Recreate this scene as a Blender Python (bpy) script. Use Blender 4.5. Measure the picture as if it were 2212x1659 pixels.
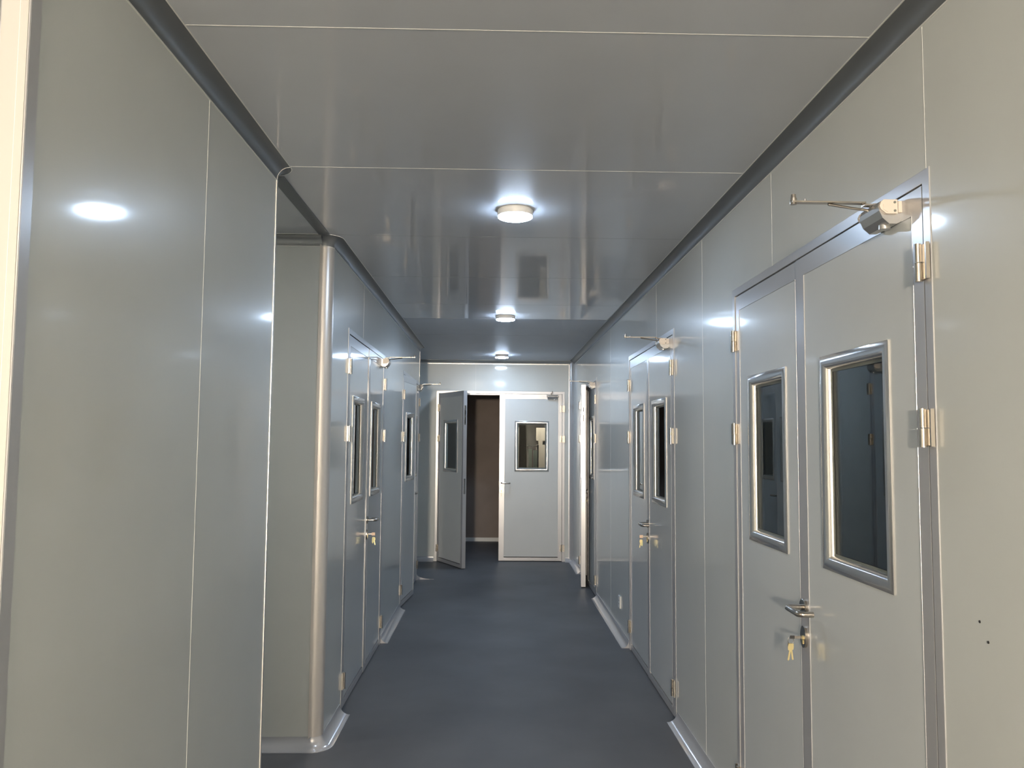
import bpy, bmesh, math
from mathutils import Vector, Matrix
sc = bpy.context.scene
for o in list(bpy.data.objects): bpy.data.objects.remove(o, do_unlink=True)
COL = sc.collection

# ---------------------------------------------------------------- camera
FPX, YAW, PITCH, ROLL, CAMZ = 1749.745, 0.0206564, 0.0713031, 0.00780873, 1.5
cd = bpy.data.cameras.new('camera'); cam = bpy.data.objects.new('camera', cd); COL.objects.link(cam)
cd.sensor_fit = 'HORIZONTAL'; cd.sensor_width = 36.0; cd.lens = FPX/2212*36.0; cd.clip_start = .02; cd.clip_end = 100
Fv = Vector((math.sin(YAW)*math.cos(PITCH), math.cos(YAW)*math.cos(PITCH), math.sin(PITCH)))
Rv = Vector((math.cos(YAW), -math.sin(YAW), 0)); Uv = Rv.cross(Fv)
R2 = Rv*math.cos(ROLL)+Uv*math.sin(ROLL); U2 = -Rv*math.sin(ROLL)+Uv*math.cos(ROLL)
m = Matrix.Identity(4)
for i in range(3): m[i][0] = R2[i]; m[i][1] = U2[i]; m[i][2] = -Fv[i]
m[2][3] = CAMZ
cam.matrix_world = m; sc.camera = cam

# ---------------------------------------------------------------- world, view
w = bpy.data.worlds.new('world'); sc.world = w; w.use_nodes = True
w.node_tree.nodes['Background'].inputs[0].default_value = (.8, .85, 1, 1)
w.node_tree.nodes['Background'].inputs[1].default_value = 0.02
sc.view_settings.view_transform = 'Standard'; sc.view_settings.look = 'None'
sc.view_settings.gamma = 1; sc.view_settings.use_curve_mapping = False
sc.view_settings.exposure = 0.76
try:
    sc.cycles.max_bounces = 12; sc.cycles.diffuse_bounces = 6; sc.cycles.glossy_bounces = 8
    sc.cycles.transmission_bounces = 8; sc.cycles.sample_clamp_indirect = 6.0
except Exception: pass
COOL = (.60, .77, 1.0); WARM = (1.0, .76, .48)
LAMP_COOL = 82.0     # emission of the corridor lamps
LAMP_WARM = 45.0
WORK = 1120.0          # emission of the warm work light far behind the camera     # emission of the lamps in the hall behind the camera
ROOM_WARM = 10.0

# ---------------------------------------------------------------- key sizes (metres)
XR, XL, HC, CV = .997, -.838, 2.537, .050
YE = 10.313; TH = .05; DH = 2.142
YN0, YN1 = 1.417, 3.09       # near piece of the left wall
YC, YL9 = 4.085, 9.0         # far piece of the left wall
RC = .05

# ---------------------------------------------------------------- materials
def mat(name, col, rough=.5, metal=0., spec=.5, noise=0., nscale=6., bump=0., coat=0., coat_r=.1, aniso=False):
    M = bpy.data.materials.new(name); M.use_nodes = True
    nt = M.node_tree; b = nt.nodes['Principled BSDF']
    b.inputs['Base Color'].default_value = (*col, 1); b.inputs['Roughness'].default_value = rough
    b.inputs['Metallic'].default_value = metal; b.inputs['Specular IOR Level'].default_value = spec
    b.inputs['Coat Weight'].default_value = coat; b.inputs['Coat Roughness'].default_value = coat_r
    if noise or bump:
        tc = nt.nodes.new('ShaderNodeTexCoord'); n = nt.nodes.new('ShaderNodeTexNoise')
        n.inputs['Scale'].default_value = nscale; n.inputs['Detail'].default_value = 6
        nt.links.new(tc.outputs['Object'], n.inputs['Vector'])
        if noise:
            r = nt.nodes.new('ShaderNodeValToRGB')
            r.color_ramp.elements[0].position = .3; r.color_ramp.elements[1].position = .7
            r.color_ramp.elements[0].color = (*[c*(1-noise) for c in col], 1)
            r.color_ramp.elements[1].color = (*[min(1, c*(1+noise)) for c in col], 1)
            nt.links.new(n.outputs['Fac'], r.inputs[0]); nt.links.new(r.outputs[0], b.inputs['Base Color'])
        if bump:
            bp = nt.nodes.new('ShaderNodeBump'); bp.inputs['Strength'].default_value = bump
            bp.inputs['Distance'].default_value = .002
            nt.links.new(n.outputs['Fac'], bp.inputs['Height']); nt.links.new(bp.outputs[0], b.inputs['Normal'])
    return M
def emit(name, col, s):
    M = bpy.data.materials.new(name); M.use_nodes = True; nt = M.node_tree; nt.nodes.clear()
    e = nt.nodes.new('ShaderNodeEmission'); o = nt.nodes.new('ShaderNodeOutputMaterial')
    e.inputs[0].default_value = (*col, 1); e.inputs[1].default_value = s
    nt.links.new(e.outputs[0], o.inputs[0]); return M
PANEL = mat('coated_panel', (.62, .64, .615), .32, 0, .25, noise=.02, nscale=3, coat=.75, coat_r=.08)
CEILM = mat('matt_ceiling_panel', (.52, .54, .58), .45, 0, .3, noise=.02, nscale=3)
DOORP = mat('coated_door_panel', (.625, .65, .645), .32, 0, .25, noise=.02, nscale=3, coat=.75, coat_r=.08)
CEILP = mat('coated_ceiling_panel', (.56, .58, .61), .42, 0, .22, noise=.02, nscale=3, coat=.75, coat_r=.05)
SEAM = mat('panel_joint', (.75, .75, .72), .35)  # light grey holds the glint of bevelled joint edges
DSEAM = mat('dark_joint', (.16, .17, .18), .4)
ALU = mat('anodised_aluminium', (.56, .56, .57), .28, .45, .4)
ALUC = mat('satin_corner_aluminium', (.76, .72, .68), .36, .65)
ALUS = mat('polished_aluminium', (.74, .73, .71), .20, .9)
COVEM = mat('aluminium_cove_dark_reflection', (.17, .18, .19), .42, .3, .35)  # same metal as COVEL; its dark floor reflection is put into the colour
COVEL = mat('aluminium_cove_light_reflection', (.5, .5, .49), .3, .8)  # lighter copy of the cove metal, for pieces that reflect brighter surroundings
FCOVE = mat('film_covered_floor_cove', (.60, .60, .62), .17, .40)
STEEL = mat('stainless_steel', (.52, .48, .43), .24, 1.)
HINGE = mat('hinge_steel', (.66, .61, .54), .25, 1.)
BRASS = mat('brass_key', (.85, .72, .38), .3, .8)
SILV = mat('closer_silver_paint', (.60, .59, .57), .27, .75)
PLATE = mat('closer_end_plate', (.72, .64, .56), .4, .1)
DARK = mat('dark_plastic', (.03, .03, .032), .4)
GASK = mat('grey_rubber_seal', (.16, .17, .15), .5)
WHITEP = mat('white_plastic', (.8, .8, .78), .4)
TAG = mat('cream_key_tag', (.85, .62, .45), .5)
YTAG = mat('yellow_green_key_tag', (.75, .70, .35), .5)
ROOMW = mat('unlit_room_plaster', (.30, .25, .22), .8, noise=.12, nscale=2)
HALLW = mat('hall_cream_wall', (.30, .30, .29), .6)
GREENB = mat('pale_green_tank', (.45, .60, .45), .35)
RAIL = mat('cream_end_profile', (.50, .49, .46), .5, 0, .3)
L_COOL = emit('lamp_diffuser_cool', COOL, LAMP_COOL)
L_COOL2 = emit('lamp_diffuser_cool_brighter', COOL, LAMP_COOL*1.5)
L_COOL3 = emit('lamp_diffuser_cool_brightest', COOL, LAMP_COOL*1.55)
L_COOL0 = emit('lamp_diffuser_cool_dim', COOL, LAMP_COOL*.25)
L_WARM = emit('lamp_diffuser_warm', WARM, LAMP_WARM)
L_WORK = emit('work_light_lens', (1.0, .86, .69), WORK)
L_PASS = emit('passage_fill_diffuser', COOL, 40.0)
L_PASN = emit('near_passage_fill_diffuser', (1.0, .93, .84), 75.0)
L_BEY = emit('beyond_fill_diffuser', (1, .86, .68), 220.0)
L_ROOM = emit('room_fill_diffuser', WARM, ROOM_WARM)
# vinyl floor
FLOOR = mat('blue_grey_vinyl', (.130, .134, .144), .52, 0, .22, noise=.17, nscale=1.6, bump=.15)
# glass
GLASS = bpy.data.materials.new('window_glass'); GLASS.use_nodes = True
b = GLASS.node_tree.nodes['Principled BSDF']
b.inputs['Base Color'].default_value = (.86, .93, .91, 1); b.inputs['Roughness'].default_value = .0
b.inputs['Transmission Weight'].default_value = 1.; b.inputs['IOR'].default_value = 1.5

# ---------------------------------------------------------------- mesh builder
class MB:
    def __init__(s): s.v = []; s.f = []; s.mi = []; s.sm = []; s.k = 0
    def add(s, vs, fs, smooth=False):
        n = len(s.v); s.v += [Vector(p) for p in vs]
        for f in fs: s.f.append([n+i for i in f]); s.mi.append(s.k); s.sm.append(smooth)
        return s
    def box(s, a, b, M=None):
        x0, y0, z0 = [min(p, q) for p, q in zip(a, b)]; x1, y1, z1 = [max(p, q) for p, q in zip(a, b)]
        vs = [(x0,y0,z0),(x1,y0,z0),(x1,y1,z0),(x0,y1,z0),(x0,y0,z1),(x1,y0,z1),(x1,y1,z1),(x0,y1,z1)]
        if M: vs = [M(*p) for p in vs]
        return s.add(vs, [(0,3,2,1),(4,5,6,7),(0,1,5,4),(1,2,6,5),(2,3,7,6),(3,0,4,7)])
    def prism(s, poly, z0, z1, M=None, smooth=False):   # poly in (a,b), extruded along third coordinate
        n = len(poly); vs = [(a, b, z0) for a, b in poly]+[(a, b, z1) for a, b in poly]
        if M: vs = [M(*p) for p in vs]
        s.add(vs[:], [tuple(range(n))[::-1], tuple(range(n, 2*n))])
        return s.add(vs, [(i, (i+1) % n, n+(i+1) % n, n+i) for i in range(n)], smooth)
    def tube(s, path, r, n=12, M=None, cap=True, smooth=True):
        P = [Vector(p) for p in path]; rs = r if isinstance(r, (list, tuple)) else [r]*len(P)
        rings = []; up = None
        for i, p in enumerate(P):
            d = (P[min(i+1, len(P)-1)]-P[max(i-1, 0)]).normalized()
            if up is None: up = Vector((0, 0, 1)) if abs(d.z) < .9 else Vector((1, 0, 0))
            a = (up-d*up.dot(d)).normalized(); up = a; c = d.cross(a)
            rings.append([p+(a*math.cos(t)+c*math.sin(t))*rs[i] for t in [2*math.pi*k/n for k in range(n)]])
        vs = [q for ri in rings for q in ri]
        if M: vs = [M(*q) for q in vs]
        fs = [(i*n+k, i*n+(k+1) % n, (i+1)*n+(k+1) % n, (i+1)*n+k) for i in range(len(P)-1) for k in range(n)]
        s.add(vs, fs, smooth)
        if cap:
            s.add(vs[:n], [tuple(range(n))]); s.add(vs[-n:], [tuple(range(n))])
        return s
    def ring(s, u0, u1, z0, z1, prof, M, closed=True, smooth=False, nobottom=False):
        # mitred rectangular frame; prof = [(inset, w)]; closed: profile is a closed loop
        rows = []
        for i, wv in prof: rows.append([(u0+i, wv, z0+(0 if nobottom else i)), (u1-i, wv, z0+(0 if nobottom else i)), (u1-i, wv, z1-i), (u0+i, wv, z1-i)])
        n = len(rows); vs = [M(*p) for rr in rows for p in rr]
        fs = []
        for a in range(n if closed else n-1):
            c = (a+1) % n
            for k in range(4):
                if nobottom and k == 0: continue
                l = (k+1) % 4; fs.append((a*4+k, a*4+l, c*4+l, c*4+k))
        s.add(vs, fs, smooth)
        if nobottom:
            s.add([M(*rr[0]) for rr in rows], [tuple(range(n))]); s.add([M(*rr[1]) for rr in rows], [tuple(range(n))])
        return s
    def sweep(s, path, prof, side=1, smooth=True, M=None):
        # path: [(x,y)], prof: closed [(offset, z)]; offset along the left normal * side
        n = len(path); P = [Vector(p) for p in path]; N = []
        for i in range(n):
            ns = []
            if i > 0: d = (P[i]-P[i-1]).normalized(); ns.append(Vector((-d.y, d.x)))
            if i < n-1: d = (P[i+1]-P[i]).normalized(); ns.append(Vector((-d.y, d.x)))
            a = sum(ns, Vector((0, 0))).normalized(); a = a/max(.3, a.dot(ns[0])); N.append(a*side)
        m_ = len(prof); vs = []
        for i in range(n):
            for o_, z in prof: q = P[i]+N[i]*o_; vs.append((q.x, q.y, z))
        if M: vs = [M(*q) for q in vs]
        s.add(vs, [(i*m_+k, i*m_+(k+1) % m_, (i+1)*m_+(k+1) % m_, (i+1)*m_+k) for i in range(n-1) for k in range(m_)], smooth)
        s.add(vs[:m_], [tuple(range(m_))]); s.add(vs[-m_:], [tuple(range(m_))])
        return s
    def build(s, name, mats, parent=None, bevel=0.):
        vs = s.v; mn = [min(v[i] for v in vs) for i in range(3)]; mx = [max(v[i] for v in vs) for i in range(3)]
        org = Vector(((mn[0]+mx[0])/2, (mn[1]+mx[1])/2, mn[2]))
        me = bpy.data.meshes.new(name); me.from_pydata([v-org for v in vs], [], s.f)
        for mm in (mats if isinstance(mats, (list, tuple)) else [mats]): me.materials.append(mm)
        for p, k, sm in zip(me.polygons, s.mi, s.sm): p.material_index = k; p.use_smooth = sm
        bm = bmesh.new(); bm.from_mesh(me); bmesh.ops.remove_doubles(bm, verts=bm.verts, dist=1e-5)
        bmesh.ops.recalc_face_normals(bm, faces=bm.faces)
        for e in bm.edges: e.smooth = len(e.link_faces) == 2 and e.calc_face_angle(9) < math.radians(40)
        bm.to_mesh(me); bm.free()
        o = bpy.data.objects.new(name, me); COL.objects.link(o)
        o['worg'] = list(org)
        po = Vector(parent['worg']) if parent else Vector((0, 0, 0))
        o.location = org-po
        if parent: o.parent = parent
        if bevel:
            bv = o.modifiers.new('edge', 'BEVEL'); bv.width = bevel; bv.segments = 2; bv.limit_method = 'ANGLE'
        return o
ID = lambda x, y, z: Vector((x, y, z))
def empty(name, loc, label, cat, group=None, kind=None):
    o = bpy.data.objects.new(name, None); COL.objects.link(o); o.empty_display_size = .1
    o.location = loc; o['worg'] = list(loc); tag(o, label, cat, group, kind); return o
def tag(o, label, cat=None, group=None, kind=None):
    o['label'] = label
    if cat: o['category'] = cat
    if group: o['group'] = group
    if kind: o['kind'] = kind
    return o
def struct(o, label, cat): return tag(o, label, cat, None, 'structure')

# ---------------------------------------------------------------- floor and ceiling
m_ = MB().box((-4, -6, -.1), (4.2, 12.5, 0)); struct(m_.build('floor', FLOOR), 'blue-grey vinyl corridor floor with a dull sheen and faint scuffs', 'floor')
m_ = MB().box((-4, -6, HC), (4.2, 6.8, HC+.1)); m_.k = 3; m_.box((-4, 6.8, HC), (4.2, 12.5, HC+.1))
m_.k = 1
for y in (1.98, 3.03): m_.box((-4, y-.0015, HC-.0006), (4.2, y+.0015, HC+.01))
m_.k = 2
for y in (4.05, 5.07, 6.08, 7.85): m_.box((-4, y-.001, HC-.0004), (4.2, y+.001, HC+.01))
m_.box((-4, 6.795, HC-.0008), (4.2, 6.801, HC+.01))
struct(m_.build('ceiling', [CEILP, SEAM, DSEAM, CEILM]), 'glossy grey coated panel ceiling mirroring the end of the corridor', 'ceiling')

# ---------------------------------------------------------------- doors: positions of the frames along the walls
FA = (1.808, 3.358); FB = (4.480, 6.010); FC = (7.935, 9.335)
FL1 = (4.600, 6.140); FL2 = (7.372, 8.930)
FE = (-.747, .888)
# right wall
m_ = MB(); ys = [-6, *FA, *FB, *FC, YE]
for i in range(0, len(ys), 2): m_.box((XR, ys[i], 0), (XR+TH, ys[i+1], HC))
for a, c in (FA, FB, FC): m_.box((XR, a, DH), (XR+TH, c, HC))
m_.k = 1
for y, z0 in ((1.824, DH), (2.87, DH), (3.858, .05), (4.97, DH), (6.97, .05), (.8, .05), (-.3, .05)):
    m_.box((XR-.0006, y-.0016, z0), (XR+.01, y+.0016, HC-CV))
wr = struct(m_.build('wall_right', [PANEL, SEAM]), 'long glossy grey panel wall on the right of the corridor, with three double doors', 'wall')
for y, z in ((1.669, 1.140), (1.642, 1.105)):
    tag(MB().tube([(XR+.004, y, z), (XR-.0012, y, z)], [.0036, .003], 10).build('screw_hole', DARK, wr), 'small dark drilled hole')
# near piece of left wall
m_ = MB().box((XL-TH, YN0, 0), (XL, YN1-RC, HC)); m_.k = 1
m_.box((XL-.01, 2.31-.0016, .05), (XL+.0006, 2.31+.0016, HC-CV))
struct(m_.build('wall_left', [PANEL, SEAM]), 'near left panel wall, glossy warm grey, mirroring a round lamp', 'wall')
# far piece of left wall
m_ = MB(); m_.box((XL-TH, YC+RC, 0), (XL, FL1[0], HC)); m_.box((XL-TH, FL1[1], 0), (XL, FL2[0], HC)); m_.box((XL-TH, FL2[1], 0), (XL, YL9-RC, HC))
for a, c in (FL1, FL2): m_.box((XL-TH, a, DH), (XL, c, HC))
m_.k = 1
for y, z0 in ((5.115, DH),): m_.box((XL-.01, y-.0016, z0), (XL+.0006, y+.0016, HC-CV))
struct(m_.build('wall_left_far', [PANEL, SEAM]), 'far left panel wall with two double doors, beyond the rounded corner', 'wall')
# walls of the side passages
struct(MB().box((-4, YN1-TH, 0), (XL-RC, YN1, HC)).build('wall_side_near', PANEL), 'grey panel wall on the near side of the left side passage', 'wall')
struct(MB().box((-4, YC, 0), (XL-RC, YC+TH, HC)).build('wall_side_far', PANEL), 'grey panel wall facing the camera in the left side passage', 'wall')
struct(MB().box((-4, YL9-TH, 0), (XL-RC, YL9, HC)).build('wall_side_end', PANEL), 'grey panel wall of the side passage at the far left end', 'wall')
# end wall
m_ = MB(); m_.box((-4, YE, 0), (FE[0], YE+TH, HC)); m_.box((FE[1], YE, 0), (XR+TH, YE+TH, HC)); m_.box((FE[0], YE, DH), (FE[1], YE+TH, HC))
m_.k = 1; m_.box((-.252, YE-.0006, DH), (-.249, YE+.01, HC-CV)); 
struct(m_.build('wall_end', [PANEL, SEAM]), 'end wall of the corridor around the half-open double door', 'wall')
# outer shell: rooms behind the doors, hall behind the camera
struct(MB().box((-4.1, -6, 0), (-4, 12.5, HC)).build('wall_outer_left', PANEL), 'outer wall closing the rooms on the left', 'wall')
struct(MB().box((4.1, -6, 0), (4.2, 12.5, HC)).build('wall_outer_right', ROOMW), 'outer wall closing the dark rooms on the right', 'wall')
struct(MB().box((-4, -6.1, 0), (4.2, -6, HC)).build('wall_back', HALLW), 'cream wall of the hall behind the camera', 'wall')
m_ = MB(); m_.box((-4, 12.38, 0), (.335, 12.48, HC)); m_.box((.37, 12.38, 0), (.63, 12.48, HC)); m_.box((.785, 12.38, 0), (4.1, 12.48, HC))
for a, c in ((.335, .37), (.63, .785)): m_.box((a, 12.38, 1.72), (c, 12.48, HC)); m_.box((a, 12.38, 0), (c, 12.48, .9))
for z in (1.46,): m_.box((.63, 12.40, z), (.665, 12.45, z+.06)); m_.box((.73, 12.40, z), (.785, 12.45, z+.06))
m_.k = 1
m_.box((-4, 12.36, 0), (.60, 12.38, .055))
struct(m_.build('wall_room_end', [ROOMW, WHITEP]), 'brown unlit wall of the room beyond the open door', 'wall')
struct(MB().box((-4, 12.9, 0), (4.2, 13.0, HC)).build('wall_room_beyond', RAIL), 'cream wall seen through the gap beyond the end room', 'wall')

# ---------------------------------------------------------------- coves and corner profiles
def arc(cx, cy, r, a0, a1, n=8):
    return [(cx+r*math.cos(math.radians(a0+(a1-a0)*i/n)), cy+r*math.sin(math.radians(a0+(a1-a0)*i/n))) for i in range(n+1)]
def cprof(R, up, lip=.0015, off=.0):
    # concave quarter round between wall (offset 0) and ceiling (z = HC) or floor (z = 0)
    pts = [(0, 0)]; pts += [(lip, 0+R*1.06)] if lip else []
    pts += [(R-R*math.cos(t)+lip, R-R*math.sin(t)+lip) for t in [math.pi/2*i/8 for i in range(9)]]
    pts += [(R*1.06, lip)]
    pts[0] = (0, 0); pts.insert(1, (0, R*1.06)); pts.append((R*1.06, 0))
    return [(a, HC-b) if up else (a, b) for a, b in pts]
CUP = cprof(CV-.003, True); CFL = cprof(.054, False)
pathN = [(XL, YN0), (XL, YN1-RC)]+arc(XL-RC, YN1-RC, RC, 0, 90)[1:]+[(-4, YN1)]
pathF = [(-4, YC)]+arc(XL-RC, YC+RC, RC, -90, 0)+[(XL, FL1[0])]
pathF_all = arc(XL-RC, YC+RC, RC, -90, 0)+[(XL, YL9-RC)]+arc(XL-RC, YL9-RC, RC, 0, 90)[1:]+[(-4, YL9)]
LIPS = [[(0, HC-CV-.0035), (0, HC-CV+.0005), (.0022, HC-CV+.0005), (.0022, HC-CV-.0035)], [(CV-.0005, HC), (CV+.0030, HC), (CV+.0030, HC-.0018), (CV-.0005, HC-.0018)]]
def upcove(path, side, name, mt, label):
    m2 = MB().sweep(path, CUP, side); m2.k = 1
    for L_ in LIPS: m2.sweep(path, L_, side, smooth=False)
    return struct(m2.build(name, [mt, SEAM]), label, "ceiling cove")
upcove(pathN, -1, 'trim_1', COVEM, 'aluminium ceiling cove, dark reflection in its colour, along the near left wall, curling at its end')
upcove(pathF_all, -1, 'trim_2', COVEM, 'aluminium ceiling cove, dark reflection in its colour, from the rounded corner along the far left wall')
upcove([(XR, -6), (XR, YE-.01)], 1, 'trim_3', COVEM, 'aluminium ceiling cove, dark reflection in its colour, along the right wall')
upcove([(-4, YC), (XL-RC, YC)], -1, 'trim_12', COVEL, 'short ceiling cove in the lighter reflection tone, in the left side passage')
upcove([(XR, YE), (-4, YE)], 1, 'trim_10', COVEL, 'aluminium ceiling cove above the end wall')
# bright joint rings where the corner pieces of the cove begin
def joint(name, x, y, sx, label):
    m2 = MB(); r = CV-.002
    pts = [(x+sx*(r-r*math.cos(t)+.001), y, HC-(r-r*math.sin(t))-.001) for t in [math.pi/2*i/10 for i in range(11)]]
    m2.tube([(x+sx*.0005, y, .06), (x+sx*.0005, y, HC-CV)]+pts, .0017, 6); struct(m2.build(name, SEAM), label, 'joint line')
joint('trim_11', XL, YN1-RC-.006, 1, 'thin bright curved joint line at the end of the near left wall')

# strip across the mouth of the side passage
struct(MB().box((-.895, YN1+.055, HC-.004), (-.840, YC-.055, HC)).build('trim_4', COVEM), 'flat dark strip on the ceiling across the left side passage', 'ceiling strip')
def corner_profile(a, name, label, flange=.010, z0=.0, z1=HC):
    n = len(a); m2 = MB(); t = .0016
    d0 = (Vector(a[0])-Vector(a[1])).normalized(); d1 = (Vector(a[-1])-Vector(a[-2])).normalized()
    outer = [tuple(Vector(a[0])+d0*flange)]+a+[tuple(Vector(a[-1])+d1*flange)]
    # thin shell following the convex corner
    pr = [(-TH*.6, z0), (t, z0), (t, z1), (-TH*.6, z1)]
    m2.sweep(outer, pr, -1); o = m2.build(name, ALUC); return struct(o, label, 'corner profile')
corner_profile(arc(XL-RC, YC+RC, RC, -90, 0), 'trim_5', 'tall rounded bright aluminium corner post where the left wall resumes')
corner_profile(arc(XL-RC, YN1-RC, RC, 0, 90), 'trim_6', 'thin rounded aluminium corner at the end of the near left wall')
corner_profile(arc(XL-RC, YL9-RC, RC, 0, 90), 'trim_7', 'rounded aluminium corner at the far end of the left wall')
# vertical cove between end wall and right wall
vp = [(0, 0), (0, .058)]+[(.056-.056*math.cos(t)+.0015, .056-.056*math.sin(t)+.0015) for t in [math.pi/2*i/8 for i in range(9)]]+[(.058, 0)]
struct(MB().prism([(XR-a, YE-c) for a, c in vp], .0, HC, smooth=True).build('trim_8', ALU), 'vertical concave aluminium cove in the right corner of the end wall', 'corner cove')
# channel capping the free end of the near left wall
m_ = MB(); m_.box((XL-TH-.0015, YN0-.002, 0), (XL+.0012, YN0+.002, HC)); m_.box((XL, YN0, 0), (XL+.0015, YN0+.032, HC)); m_.box((XL-TH-.0015, YN0, 0), (XL-TH, YN0+.032, HC))
m_.k = 1; m_.box((XL-.034, YN0-.0022, 0), (XL-.031, YN0-.001, HC))
m_.k = 2; m_.box((XL-.0485, YN0-.0035, 0), (XL-.0015, YN0-.0019, HC)); 
m_.k = 1; m_.box((XL-.0165, YN0-.0039, 0), (XL-.0155, YN0-.0034, HC))
struct(m_.build('trim_9', [ALU, SEAM, RAIL]), 'cream metal end channel at the left edge of the photo, brightly lit', 'end profile')
# floor coves
def fcove(name, path, side, label):
    m2 = MB().sweep(path, CFL, side); o = m2.build(name, FCOVE); return struct(o, label, 'floor cove')
fcove('baseboard_1', [(XR, FA[1]+.02), (XR, FB[0]-.02)], 1, 'shiny floor cove between the nearest and middle right doors')
fcove('baseboard_2', [(XR, FB[1]+.02), (XR, FC[0]-.02)], 1, 'shiny floor cove between the middle and far right doors')
fcove('baseboard_3', [(XR, FC[1]+.02), (XR, YE), (FE[1]+.01, YE)], 1, 'shiny floor cove in the right corner of the end wall')
fcove('baseboard_4', [(FE[0]-.01, YE), (-4, YE)], 1, 'floor cove left of the end door')
fcove('baseboard_5', [(XR, -6), (XR, FA[0]-.02)], 1, 'floor cove below the nearest right wall panel')
fcove('baseboard_6', [(-4, YC)]+arc(XL-RC, YC+RC, RC, -90, 0)+[(XL, FL1[0]-.02)], -1, 'shiny floor cove curving around the rounded left corner post')
fcove('baseboard_7', [(XL, FL1[1]+.02), (XL, FL2[0]-.02)], -1, 'shiny floor cove between the two left doors')
fcove('baseboard_8', [(XL, FL2[1]+.02), (XL, YL9-RC)]+arc(XL-RC, YL9-RC, RC, 0, 90)[1:]+[(-4, YL9)], -1, 'little piece of floor cove around the far left corner')
fcove('baseboard_9', pathN, -1, 'floor cove along the near left wall')

# ---------------------------------------------------------------- doors
def wallmap(ox, oy, tx, ty, nx, ny):
    return lambda u, wv, z: Vector((ox+tx*u+nx*wv, oy+ty*u+ny*wv, z))
def rotmap(base, hu, hw, ang):   # opens a leaf about (hu,hw)
    ca, sa = math.cos(ang), math.sin(ang)
    return lambda u, wv, z: base(hu+(u-hu)*ca-(wv-hw)*sa, hw+(u-hu)*sa+(wv-hw)*ca, z)
def frame(root, M, W):
    # three-sided mitred frame; u 0..W, w outward; 4 mm proud of the wall
    p = [(0, .0012), (.0012, .0024), (.030, .0024), (.031, .0016), (.031, -.052), (.046, -.052), (.046, -.062), (0, -.062), ]
    m2 = MB().ring(0, W, 0, DH, p, M, nobottom=True)
    return m2.build('door_frame', ALU, root)
WPROF = [(0, 0), (0, .0025), (.0015, .004), (.018, .0060), (.024, .0060), (.029, .0045), (.034, .001), (.038, -.004), (.041, -.011), (.042, -.015), (.042, -.0245), (0, -.0245)]
def leaf(root, M, W, win, hinge_hi=True, handle=False, closer=False, meet=.055, st=.048, hinge_zs=(1.966, 1.582, .210), name='door_leaf', z0=.010, edge_plates=False):
    # u = 0 is the hinge edge; M(u, w, z); w=0 is the corridor face
    H = DH-.0355; t = .046; u0, u1, a, c = win+(1.128, 1.766)
    m2 = MB()
    for (p, q, r, s2) in ((st, u0, z0+.05, H-.058), (u1, W-meet, z0+.05, H-.058), (u0, u1, z0+.05, a), (u0, u1, c, H-.058)):
        m2.box((p, -t+.001, r), (q, -.0012, s2), M)
    L = m2.build(name, DOORP, root)
    # aluminium edge: rails and stiles, mitred
    m2 = MB()
    def bar(pts):
        vs = [M(*p) for p in pts]
        m2.add(vs, [(0,1,2,3),(4,7,6,5),(0,4,5,1),(2,6,7,3)])
    bt, tp = .040, .060
    O = [(0, z0), (W, z0), (W, H), (0, H)]; I = [(st, z0+bt), (W-meet, z0+bt), (W-meet, H-tp), (st, H-tp)]
    for k in range(4):
        l = (k+1) % 4
        bar([(O[k][0], 0, O[k][1]), (O[l][0], 0, O[l][1]), (I[l][0], 0, I[l][1]), (I[k][0], 0, I[k][1]),
             (O[k][0], -t, O[k][1]), (O[l][0], -t, O[l][1]), (I[l][0], -t, I[l][1]), (I[k][0], -t, I[k][1])])
    # raised bright lip on the inner edge
    m2.ring(st-.001, W-meet+.001, z0+bt-.001, H-tp+.001, [(-.0009, 0), (-.0006, .0008), (.0004, .0008), (.0004, -.003)], M, closed=False)
    e = m2.build('edge_profile', ALU, L)
    # window
    m2 = MB().ring(u0, u1, a, c, WPROF, M, smooth=True)
    back = [(i, -t-wv) for i, wv in WPROF if wv > -.02]+[(.042, -.022), (0, -.022)]
    m2.ring(u0, u1, a, c, back, M, smooth=True)
    m2.build('window_frame', ALUS, L)
    MB().ring(u0, u1, a, c, [(.040, -.015), (.049, -.015), (.049, -.0165), (.040, -.0165)], M).build('window_seal', GASK, L)
    MB().box((u0+.043, -.0225, a+.043), (u1-.043, -.0175, c-.043), M).build('window_glass', GLASS, L)
    # hinges
    for z in hinge_zs: hinge(L, M, z, hinge_hi)
    if handle: lever(L, M, W-.028, .981)
    if closer: closer_unit(L, M, closer)
    if edge_plates:
        m3 = MB(); m3.box((W-.0005, -t/2-.011, 1.70), (W+.0016, -t/2+.011, 1.93), M); m3.build('flush_bolt', STEEL, L)
        m3 = MB(); m3.box((W+.0012, -t/2-.005, 1.72), (W+.0022, -t/2+.005, 1.79), M); m3.box((W+.0012, -t/2-.006, 1.82), (W+.0022, -t/2+.006, 1.87), M); m3.build('bolt_slot', DARK, L)
        m3 = MB(); m3.box((W-.0005, -t/2-.011, .88), (W+.0016, -t/2+.011, 1.06), M); m3.build('strike_plate', STEEL, L)
    return L
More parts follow.
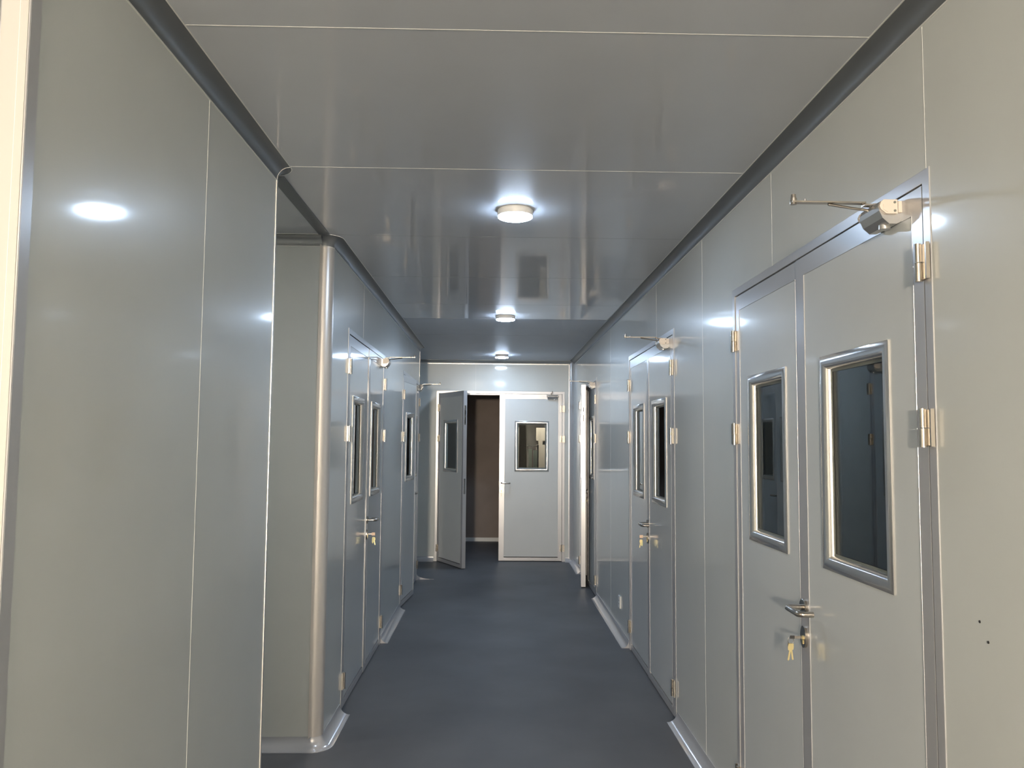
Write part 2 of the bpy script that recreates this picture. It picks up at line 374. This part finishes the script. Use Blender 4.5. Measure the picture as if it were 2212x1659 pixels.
def hinge(L, M, z, upper=True):
    z0 = z-.085; m2 = MB()
    m2.box((-.034, .0038, z0+.002), (-.004, .0068, z-.002), M)
    m2.box((-.036, .0038, z0), (-.031, .013, z), M)
    m2.box((.0, -.0005, z0+.002), (.026, .0035, z-.002), M)
    m2.tube([(0, .012, z0-.002), (0, .012, z0+.041)], .0085, 12, M); m2.tube([(0, .0125, z0+.043), (0, .0125, z+.002)], .0072, 12, M)
    m2.box((-.006, .002, z0), (.004, .012, z0+.04), M)
    m2.box((-.010, .002, z0+.043), (.003, .010, z), M)
    m2.build('hinge', HINGE, L)
def lever(L, M, u, z):
    m2 = MB()
    n = 20
    m2.tube([(u, 0, z), (u, .007, z), (u, .009, z)], [.026, .026, .024], 24, M)
    r = .0092; out = .060; ln = .108
    pts = [(u, .006, z)]+[(u, out-.016, z)]
    for k in range(1, 6):
        t = math.pi/2*k/5; pts.append((u-.016*(1-math.cos(t)), out-.016+.016*math.sin(t), z))
    pts.append((u-ln+.016, out, z-.001))
    for k in range(1, 6):
        t = math.pi/2*k/5; pts.append((u-ln+.016-.016*math.sin(t), out-.016*(1-math.cos(t)), z-.0015))
    pts.append((u-ln, .016, z-.002))
    m2.tube(pts, r, 14, M)
    m2.build('door_handle', STEEL, L)
    zz = z-.093; m2 = MB(); ov = [(u+.0235*math.cos(2*math.pi*k/28), zz+.034*math.sin(2*math.pi*k/28)) for k in range(28)]
    m2.prism(ov, 0, .008, lambda a_, b_, c_: M(a_, c_, b_))
    m2.k = 1; m2.tube([(u, .007, zz-.004), (u, .0105, zz-.004)], .0085, 14, M); m2.box((u-.0045, .007, zz-.022), (u+.0045, .010, zz-.004), M)
    m2.build('lock_escutcheon', [STEEL, BRASS], L)
def closer_unit(L, M, arm):
    # body on the top rail near the hinge, arm sticking straight out into the corridor
    a0, a1 = arm['u']; ang = arm.get('ang', 0)
    z = 2.083; m2 = MB()
    prof = [(0, z-.034), (.010, z-.040), (.030, z-.040), (.046, z-.026), (.054, z-.008), (.056, z+.004), (.050, z+.016), (0, z+.017)]
    m2.prism([(wv, zz) for wv, zz in prof], a0+.004, a1-.004, lambda p, q, r: M(r, p, q))
    m2.tube([((a0+a1)/2-.02, .026, z-.047), ((a0+a1)/2-.02, .026, z-.036)], .014, 20, M)
    m2.build('closer_body', SILV, L)
    m2 = MB(); P8 = [(.012, z-.017), (.040, z-.017), (.053, z-.007), (.057, z+.002), (.053, z+.012), (.046, z+.018), (.012, z+.018)]
    for s0, s1 in ((a0-.004, a0+.005), (a1-.005, a1+.004)): m2.prism(P8, s0, s1, lambda p, q, r: M(r, p, q))
    m2.tube([(a0-.006, .036, z-.001), (a0-.003, .036, z-.001)], .0135, 6, M)
    m2.box((a0-.001, 0, z-.013), (a0+.02, .009, z+.015), M)
    m2.k = 1
    for dz in (-.010, .011): m2.tube([(a0-.0055, .019, z+dz), (a0-.0035, .019, z+dz)], .0032, 10, M)
    m2.build('closer_end_plate', [PLATE, GASK], L)
    m2 = MB(); uc = (a0+a1)/2+.02; zt = z+.024
    m2.tube([(uc, .030, z+.02), (uc, .030, zt+.006)], .009, 14, M)
    reach = arm.get('reach', .235)
    def rr(x, y): return (uc+x*math.cos(ang)-y*math.sin(ang), .030+x*math.sin(ang)+y*math.cos(ang))
    def blk(x0, x1, y0, y1, z0, z1):
        vs = [(*rr(x0, y0), z0), (*rr(x1, y0), z0), (*rr(x1, y1), z0), (*rr(x0, y1), z0), (*rr(x0, y0), z1), (*rr(x1, y0), z1), (*rr(x1, y1), z1), (*rr(x0, y1), z1)]
        m2.add([M(*q) for q in vs], [(0,3,2,1),(4,5,6,7),(0,1,5,4),(1,2,6,5),(2,3,7,6),(3,0,4,7)])
    blk(-.010, .010, -.01, .03, zt, zt+.004)
    blk(-.009, .009, .026, reach-.02, zt+.006, zt+.010)
    m2.tube([(*rr(0, .012), zt), (*rr(0, .034), zt+.008)], .004, 8, M)
    m2.tube([(*rr(0, .02), zt-.010), (*rr(0, .055), zt-.006), (*rr(0, .12), zt+.004)], .0035, 8, M)
    m2.tube([(*rr(0, reach-.026), zt+.002), (*rr(0, reach-.026), zt+.028)], [.008, .006], 12, M)
    m2.tube([(*rr(0, reach-.026), zt+.010), (*rr(0, reach-.026), zt+.018)], .0085, 12, M)
    m2.tube([(*rr(0, reach-.056), zt+.008), (*rr(0, reach-.056), zt+.017)], .003, 8, M)
    m2.build('closer_arm', STEEL, L)

J = .035   # jamb + gap: first usable u inside the frame
def double_door(num, base, W, label, wa, wp, ang_a=0, ang_p=0, closer=None, flip=True, passive_len=None, edge=False):
    """base maps u from the ACTIVE hinge side of the frame to the passive side"""
    o = base(0, 0, 0); root = empty('door_%d' % num, o, label, 'door', None, 'structure')
    frame(root, base, W)
    Ma = rotmap(lambda u, wv, z: base(J+u, wv+.002, z), 0, 0, ang_a)
    leaf(root, Ma, wa, (.205-.036+.005, .205-.036+.005+.435), handle=True, closer=closer, meet=.066)
    pb = lambda u, wv, z: base(W-J-u, wv-.001, z)
    Mp = rotmap(pb, 0, 0, ang_p)
    leaf(root, Mp, wp, (.155, .155+.413), meet=.012 if not edge else .05, edge_plates=True)
    return root
rightM = lambda y0: wallmap(XR, y0, 0, 1, -1, 0)
leftM = lambda y1: wallmap(XL, y1, 0, -1, 1, 0)
clz = {'u': (.092, .206)}
d1 = double_door(1, rightM(FA[0]), FA[1]-FA[0], 'nearest right double door, grey with two dark windows and a key hanging from the lock', .796, .680, closer=clz)
d2 = double_door(2, rightM(FB[0]), FB[1]-FB[0], 'middle right double door, closed, with a yellow key tag in its lock', .770, .684, closer=clz)
d4 = double_door(4, leftM(FL1[1]), FL1[1]-FL1[0], 'nearer left double door, closed, just beyond the rounded corner post', .745, .719, closer={'u': (.06, .18)})
d5 = double_door(5, leftM(FL2[1]), FL2[1]-FL2[0], 'farther left double door with its near leaf slightly ajar', .790, .668, ang_p=math.radians(4.8), closer={'u': (.06, .18)})
# far right door: its far leaf stands partly open
base = rightM(FC[0]); root = empty('door_3', base(0, 0, 0), 'far right double door with its cream-edged far leaf standing open', 'door', None, 'structure')
frame(root, base, FC[1]-FC[0])
leaf(root, lambda u, wv, z: base(J+u, wv+.001, z), .740, (.17, .58), handle=True, closer=clz, meet=.066)
pb = lambda u, wv, z: base(FC[1]-FC[0]-J-u, wv+.016, z)
leaf(root, rotmap(pb, 0, 0, math.radians(5.3)), .815, (.20, .61), meet=.05, edge_plates=True)
# end door: u from right jamb (active) to the left
base = wallmap(FE[1], YE, -1, 0, 0, -1); WE = FE[1]-FE[0]
root = empty('door_6', base(0, 0, 0), 'double door in the end wall, left leaf swung open toward the camera', 'door', None, 'structure')
frame(root, base, WE)
leaf(root, lambda u, wv, z: base(J+u, wv+.001, z), .794, (.165, .600), handle=True, closer={'u': (.05, .19), 'reach': .24}, meet=.066)
pb = lambda u, wv, z: base(WE-J-u, wv+.004, z)
leaf(root, rotmap(pb, 0, 0, math.radians(62.5)), .730, (.155, .568), meet=.05, edge_plates=True)

# ---------------------------------------------------------------- lamps
def lamp(x, y, label, dif, r=.079, h=.040, group='round ceiling lamps along the corridor', name='ceiling_light'):
    o = empty(name, (x, y, HC-h), label, 'ceiling lamp', group)
    m2 = MB(); hb = h*.76; P = [(r-.004, HC), (r, HC-.004), (r, HC-hb+.003), (r-.002, HC-hb), (r-.010, HC-hb), (r-.010, HC)]
    n = 40; vs = []; fs = []
    for k in range(n):
        t = 2*math.pi*k/n; vs += [(x+q*math.cos(t), y+q*math.sin(t), z) for q, z in P]
    for k in range(n):
        for j in range(len(P)): a_, b_ = j, (j+1) % len(P); c_ = (k+1) % n; fs.append((k*len(P)+a_, c_*len(P)+a_, c_*len(P)+b_, k*len(P)+b_))
    m2.add(vs, fs, True); m2.build('housing', WHITEP, o)
    m2 = MB(); m2.tube([(x, y, HC-h), (x, y, HC-h+.001), (x, y, HC-h+.003), (x, y, HC-h+.006), (x, y, HC-.012)], [r-.016, r-.009, r-.004, r-.002, r-.002], 40); m2.build('diffuser', dif, o)
    return o
lamp(.082, 3.562, 'nearest of the round white ceiling lamps ahead, glowing largest', L_COOL)
lamp(.079, 6.624, 'middle one of the three round lit ceiling lamps', L_COOL2)
lamp(.075, 9.635, 'farthest round lit ceiling lamp, close to the end wall', L_COOL3)
for i, (x, y) in enumerate(((.08, .45),)):
    lamp(x, y, 'round ceiling lamp above the camera', L_COOL0)
for x, y, l in ((.1, -1.0, 'warm hall lamp just behind the camera'), (-2.0, -.8, 'warm hall lamp behind the camera on the left'), (-.9, -2.6, 'warm hall lamp farther behind the camera'), (.2, -4.9, 'added warm hall lamp brightening the back wall')):
    lamp(x, y, l, L_WARM, r=.15, h=.05, group='round warm lamps in the hall behind')  # the one near the back wall is added to brighten that wall
lamp(-2.2, 3.5, 'added fill lamp on the ceiling of the near left side passage', L_PASN, group=None)  # unseen lamp added to brighten the passage wall facing the camera
lamp(-2.7, 9.65, 'added fill lamp on the ceiling of the side passage at the far left end', L_PASS, group=None)  # unseen lamp added as fill for the open leaf and end wall
lamp(-2.4, 11.4, 'added dim warm fill lamp in the dark end room', L_ROOM, group=None)  # unseen lamp added to lift the brown wall out of black
lamp(.62, 12.68, 'added warm lamp lighting the narrow space beyond the end room', L_BEY, r=.10, group=None)  # unseen lamp added so the wall gaps show as bright cream strips

# ---------------------------------------------------------------- keys
def keyset(x, y, z, out, ty, label, style):
    """x,y,z: lock centre on the door face; out: +-x or (0,-1) direction into the corridor"""
    ox, oy = out; o = empty('key_set', (x+ox*.045, y+oy*.045, z-.055), label, 'keys', 'keys hanging in the door locks')
    M = lambda a, wv, c: Vector((x+ox*wv-oy*a, y+oy*wv+ox*a, z+c))
    m2 = MB(); m2.box((-.001, .010, -.004), (.001, .040, .0045), M); m2.k = 1; m2.box((-.0016, .036, -.010), (.0016, .058, .010), M) if style else m2.box((-.002, .036, -.004), (.002, .050, .0055), M)
    m2.build('key', [STEEL, TAG if style else DARK], o)
    m2 = MB(); pts = [(0, .048+.009*math.cos(t), -.010+.012*math.sin(t)) for t in [2*math.pi*k/20 for k in range(21)]]
    m2.tube(pts, .0008, 6, M, cap=False); m2.build('key_ring', STEEL, o)
    for k, (tilt, dx) in enumerate(((-.006, .0), (.010, .002))):
        m2 = MB(); zt = -.019
        def pl(c, wv): return (dx+.0012*k, .048+wv+tilt*(zt-c)/.05, c)
        if style and k == 0:
            P = [(-.008, zt), (.008, zt), (.009, zt-.012), (.006, zt-.035), (0, zt-.044), (-.006, zt-.035), (-.009, zt-.012)]
            m2.prism(P, -.0012, .0012, lambda a_, b_, c_: M(c_+.0, .048+a_+tilt*(zt-b_)/.05, b_)); mt = YTAG; nm = 'key_tag'
        else:
            P = [(-.009, zt), (.009, zt), (.010, zt-.010), (.007, zt-.020), (.003, zt-.021), (.003, zt-.050), (0, zt-.053), (-.003, zt-.050), (-.003, zt-.021), (-.007, zt-.020), (-.010, zt-.010)]
            m2.prism(P, -.001, .001, lambda a_, b_, c_: M(c_+.003*(1 if k else -1), .048+a_*.9+tilt*(zt-b_)/.05, b_)); mt = BRASS; nm = 'spare_key'
        m2.build(nm, mt, o)
    return o
ZK = .981-.093-.002
keyset(XR-.001, FA[0]+J+.768, ZK, (-1, 0), 1, 'two thin brass keys hanging from the lock of the nearest right door', 0)
keyset(XR-.001, FB[0]+J+.742, ZK+.012, (-1, 0), 1, 'cream and yellow key tags hanging from the lock of the middle right door', 1)
keyset(XL+.001, FL1[1]-J-.717, ZK+.004, (1, 0), 1, 'yellow-green key tag hanging from the lock of the nearer left door', 1)
keyset(FE[1]-J-.766, YE-.001, ZK, (0, -1), 1, 'small brass keys in the lock of the end door', 0)

# ---------------------------------------------------------------- small things
o = empty('wall_socket', (XR, 6.45, .205), 'small white wall socket plate low on the right wall between the doors', 'socket')
MB().box((XR-.010, 6.415, .205), (XR, 6.495, .300)).build('cover_plate', WHITEP, o, bevel=.003)
for z in (.235, .262): MB().box((XR-.0108, 6.440, z), (XR-.0098, 6.470, z+.004)).build('socket_slot', DARK, o)
# trolley beyond the end door, seen through its window
o = empty('trolley', (.55, 11.7, 0), 'tall metal trolley with pale green panels behind the end door window', 'trolley')
m_ = MB()
for x in (.475, .62):
    for y in (11.6, 11.9): m_.tube([(x, y, .09), (x, y, 1.46)], .008, 8)
for z in (.25, .85, 1.44):
    for y in (11.6, 11.9): m_.tube([(.475, y, z), (.62, y, z)], .007, 8)
    for x in (.475, .62): m_.tube([(x, 11.6, z), (x, 11.9, z)], .007, 8)
m_.build('rack_frame', STEEL, o)
for x in (.475, .62):
    for y in (11.6, 11.9): MB().tube([(x-.012, y, .045), (x+.012, y, .045)], .045, 14).build('castor', DARK, o)
MB().box((.485, 11.62, 1.12), (.535, 11.88, 1.40)).build('green_panel', GREENB, o)
MB().box((.56, 11.62, 1.12), (.61, 11.88, 1.38)).build('green_panel', GREENB, o)

# work light on a tripod in the hall behind the camera
WX, WY, WZ = -.60, -5.0, 1.75
o = empty('work_light', (WX, WY, 0), 'square warm work light on a tripod in the hall behind the camera', 'work light')
MB().box((WX-.17, WY-.06, WZ-.17), (WX+.17, WY-.002, WZ+.17)).build('lamp_head', DARK, o, bevel=.01)
MB().box((WX-.15, WY-.002, WZ-.15), (WX+.15, WY+.002, WZ+.15)).build('lens', L_WORK, o)
MB().tube([(WX, WY-.03, .45), (WX, WY-.03, WZ-.16)], .014, 12).build('pole', STEEL, o)
for k in range(3):
    t = 2*math.pi*k/3+.5
    MB().tube([(WX, WY-.03, .75), (WX+.45*math.cos(t), WY-.03+.45*math.sin(t), .012)], .011, 10).build('leg', STEEL, o)
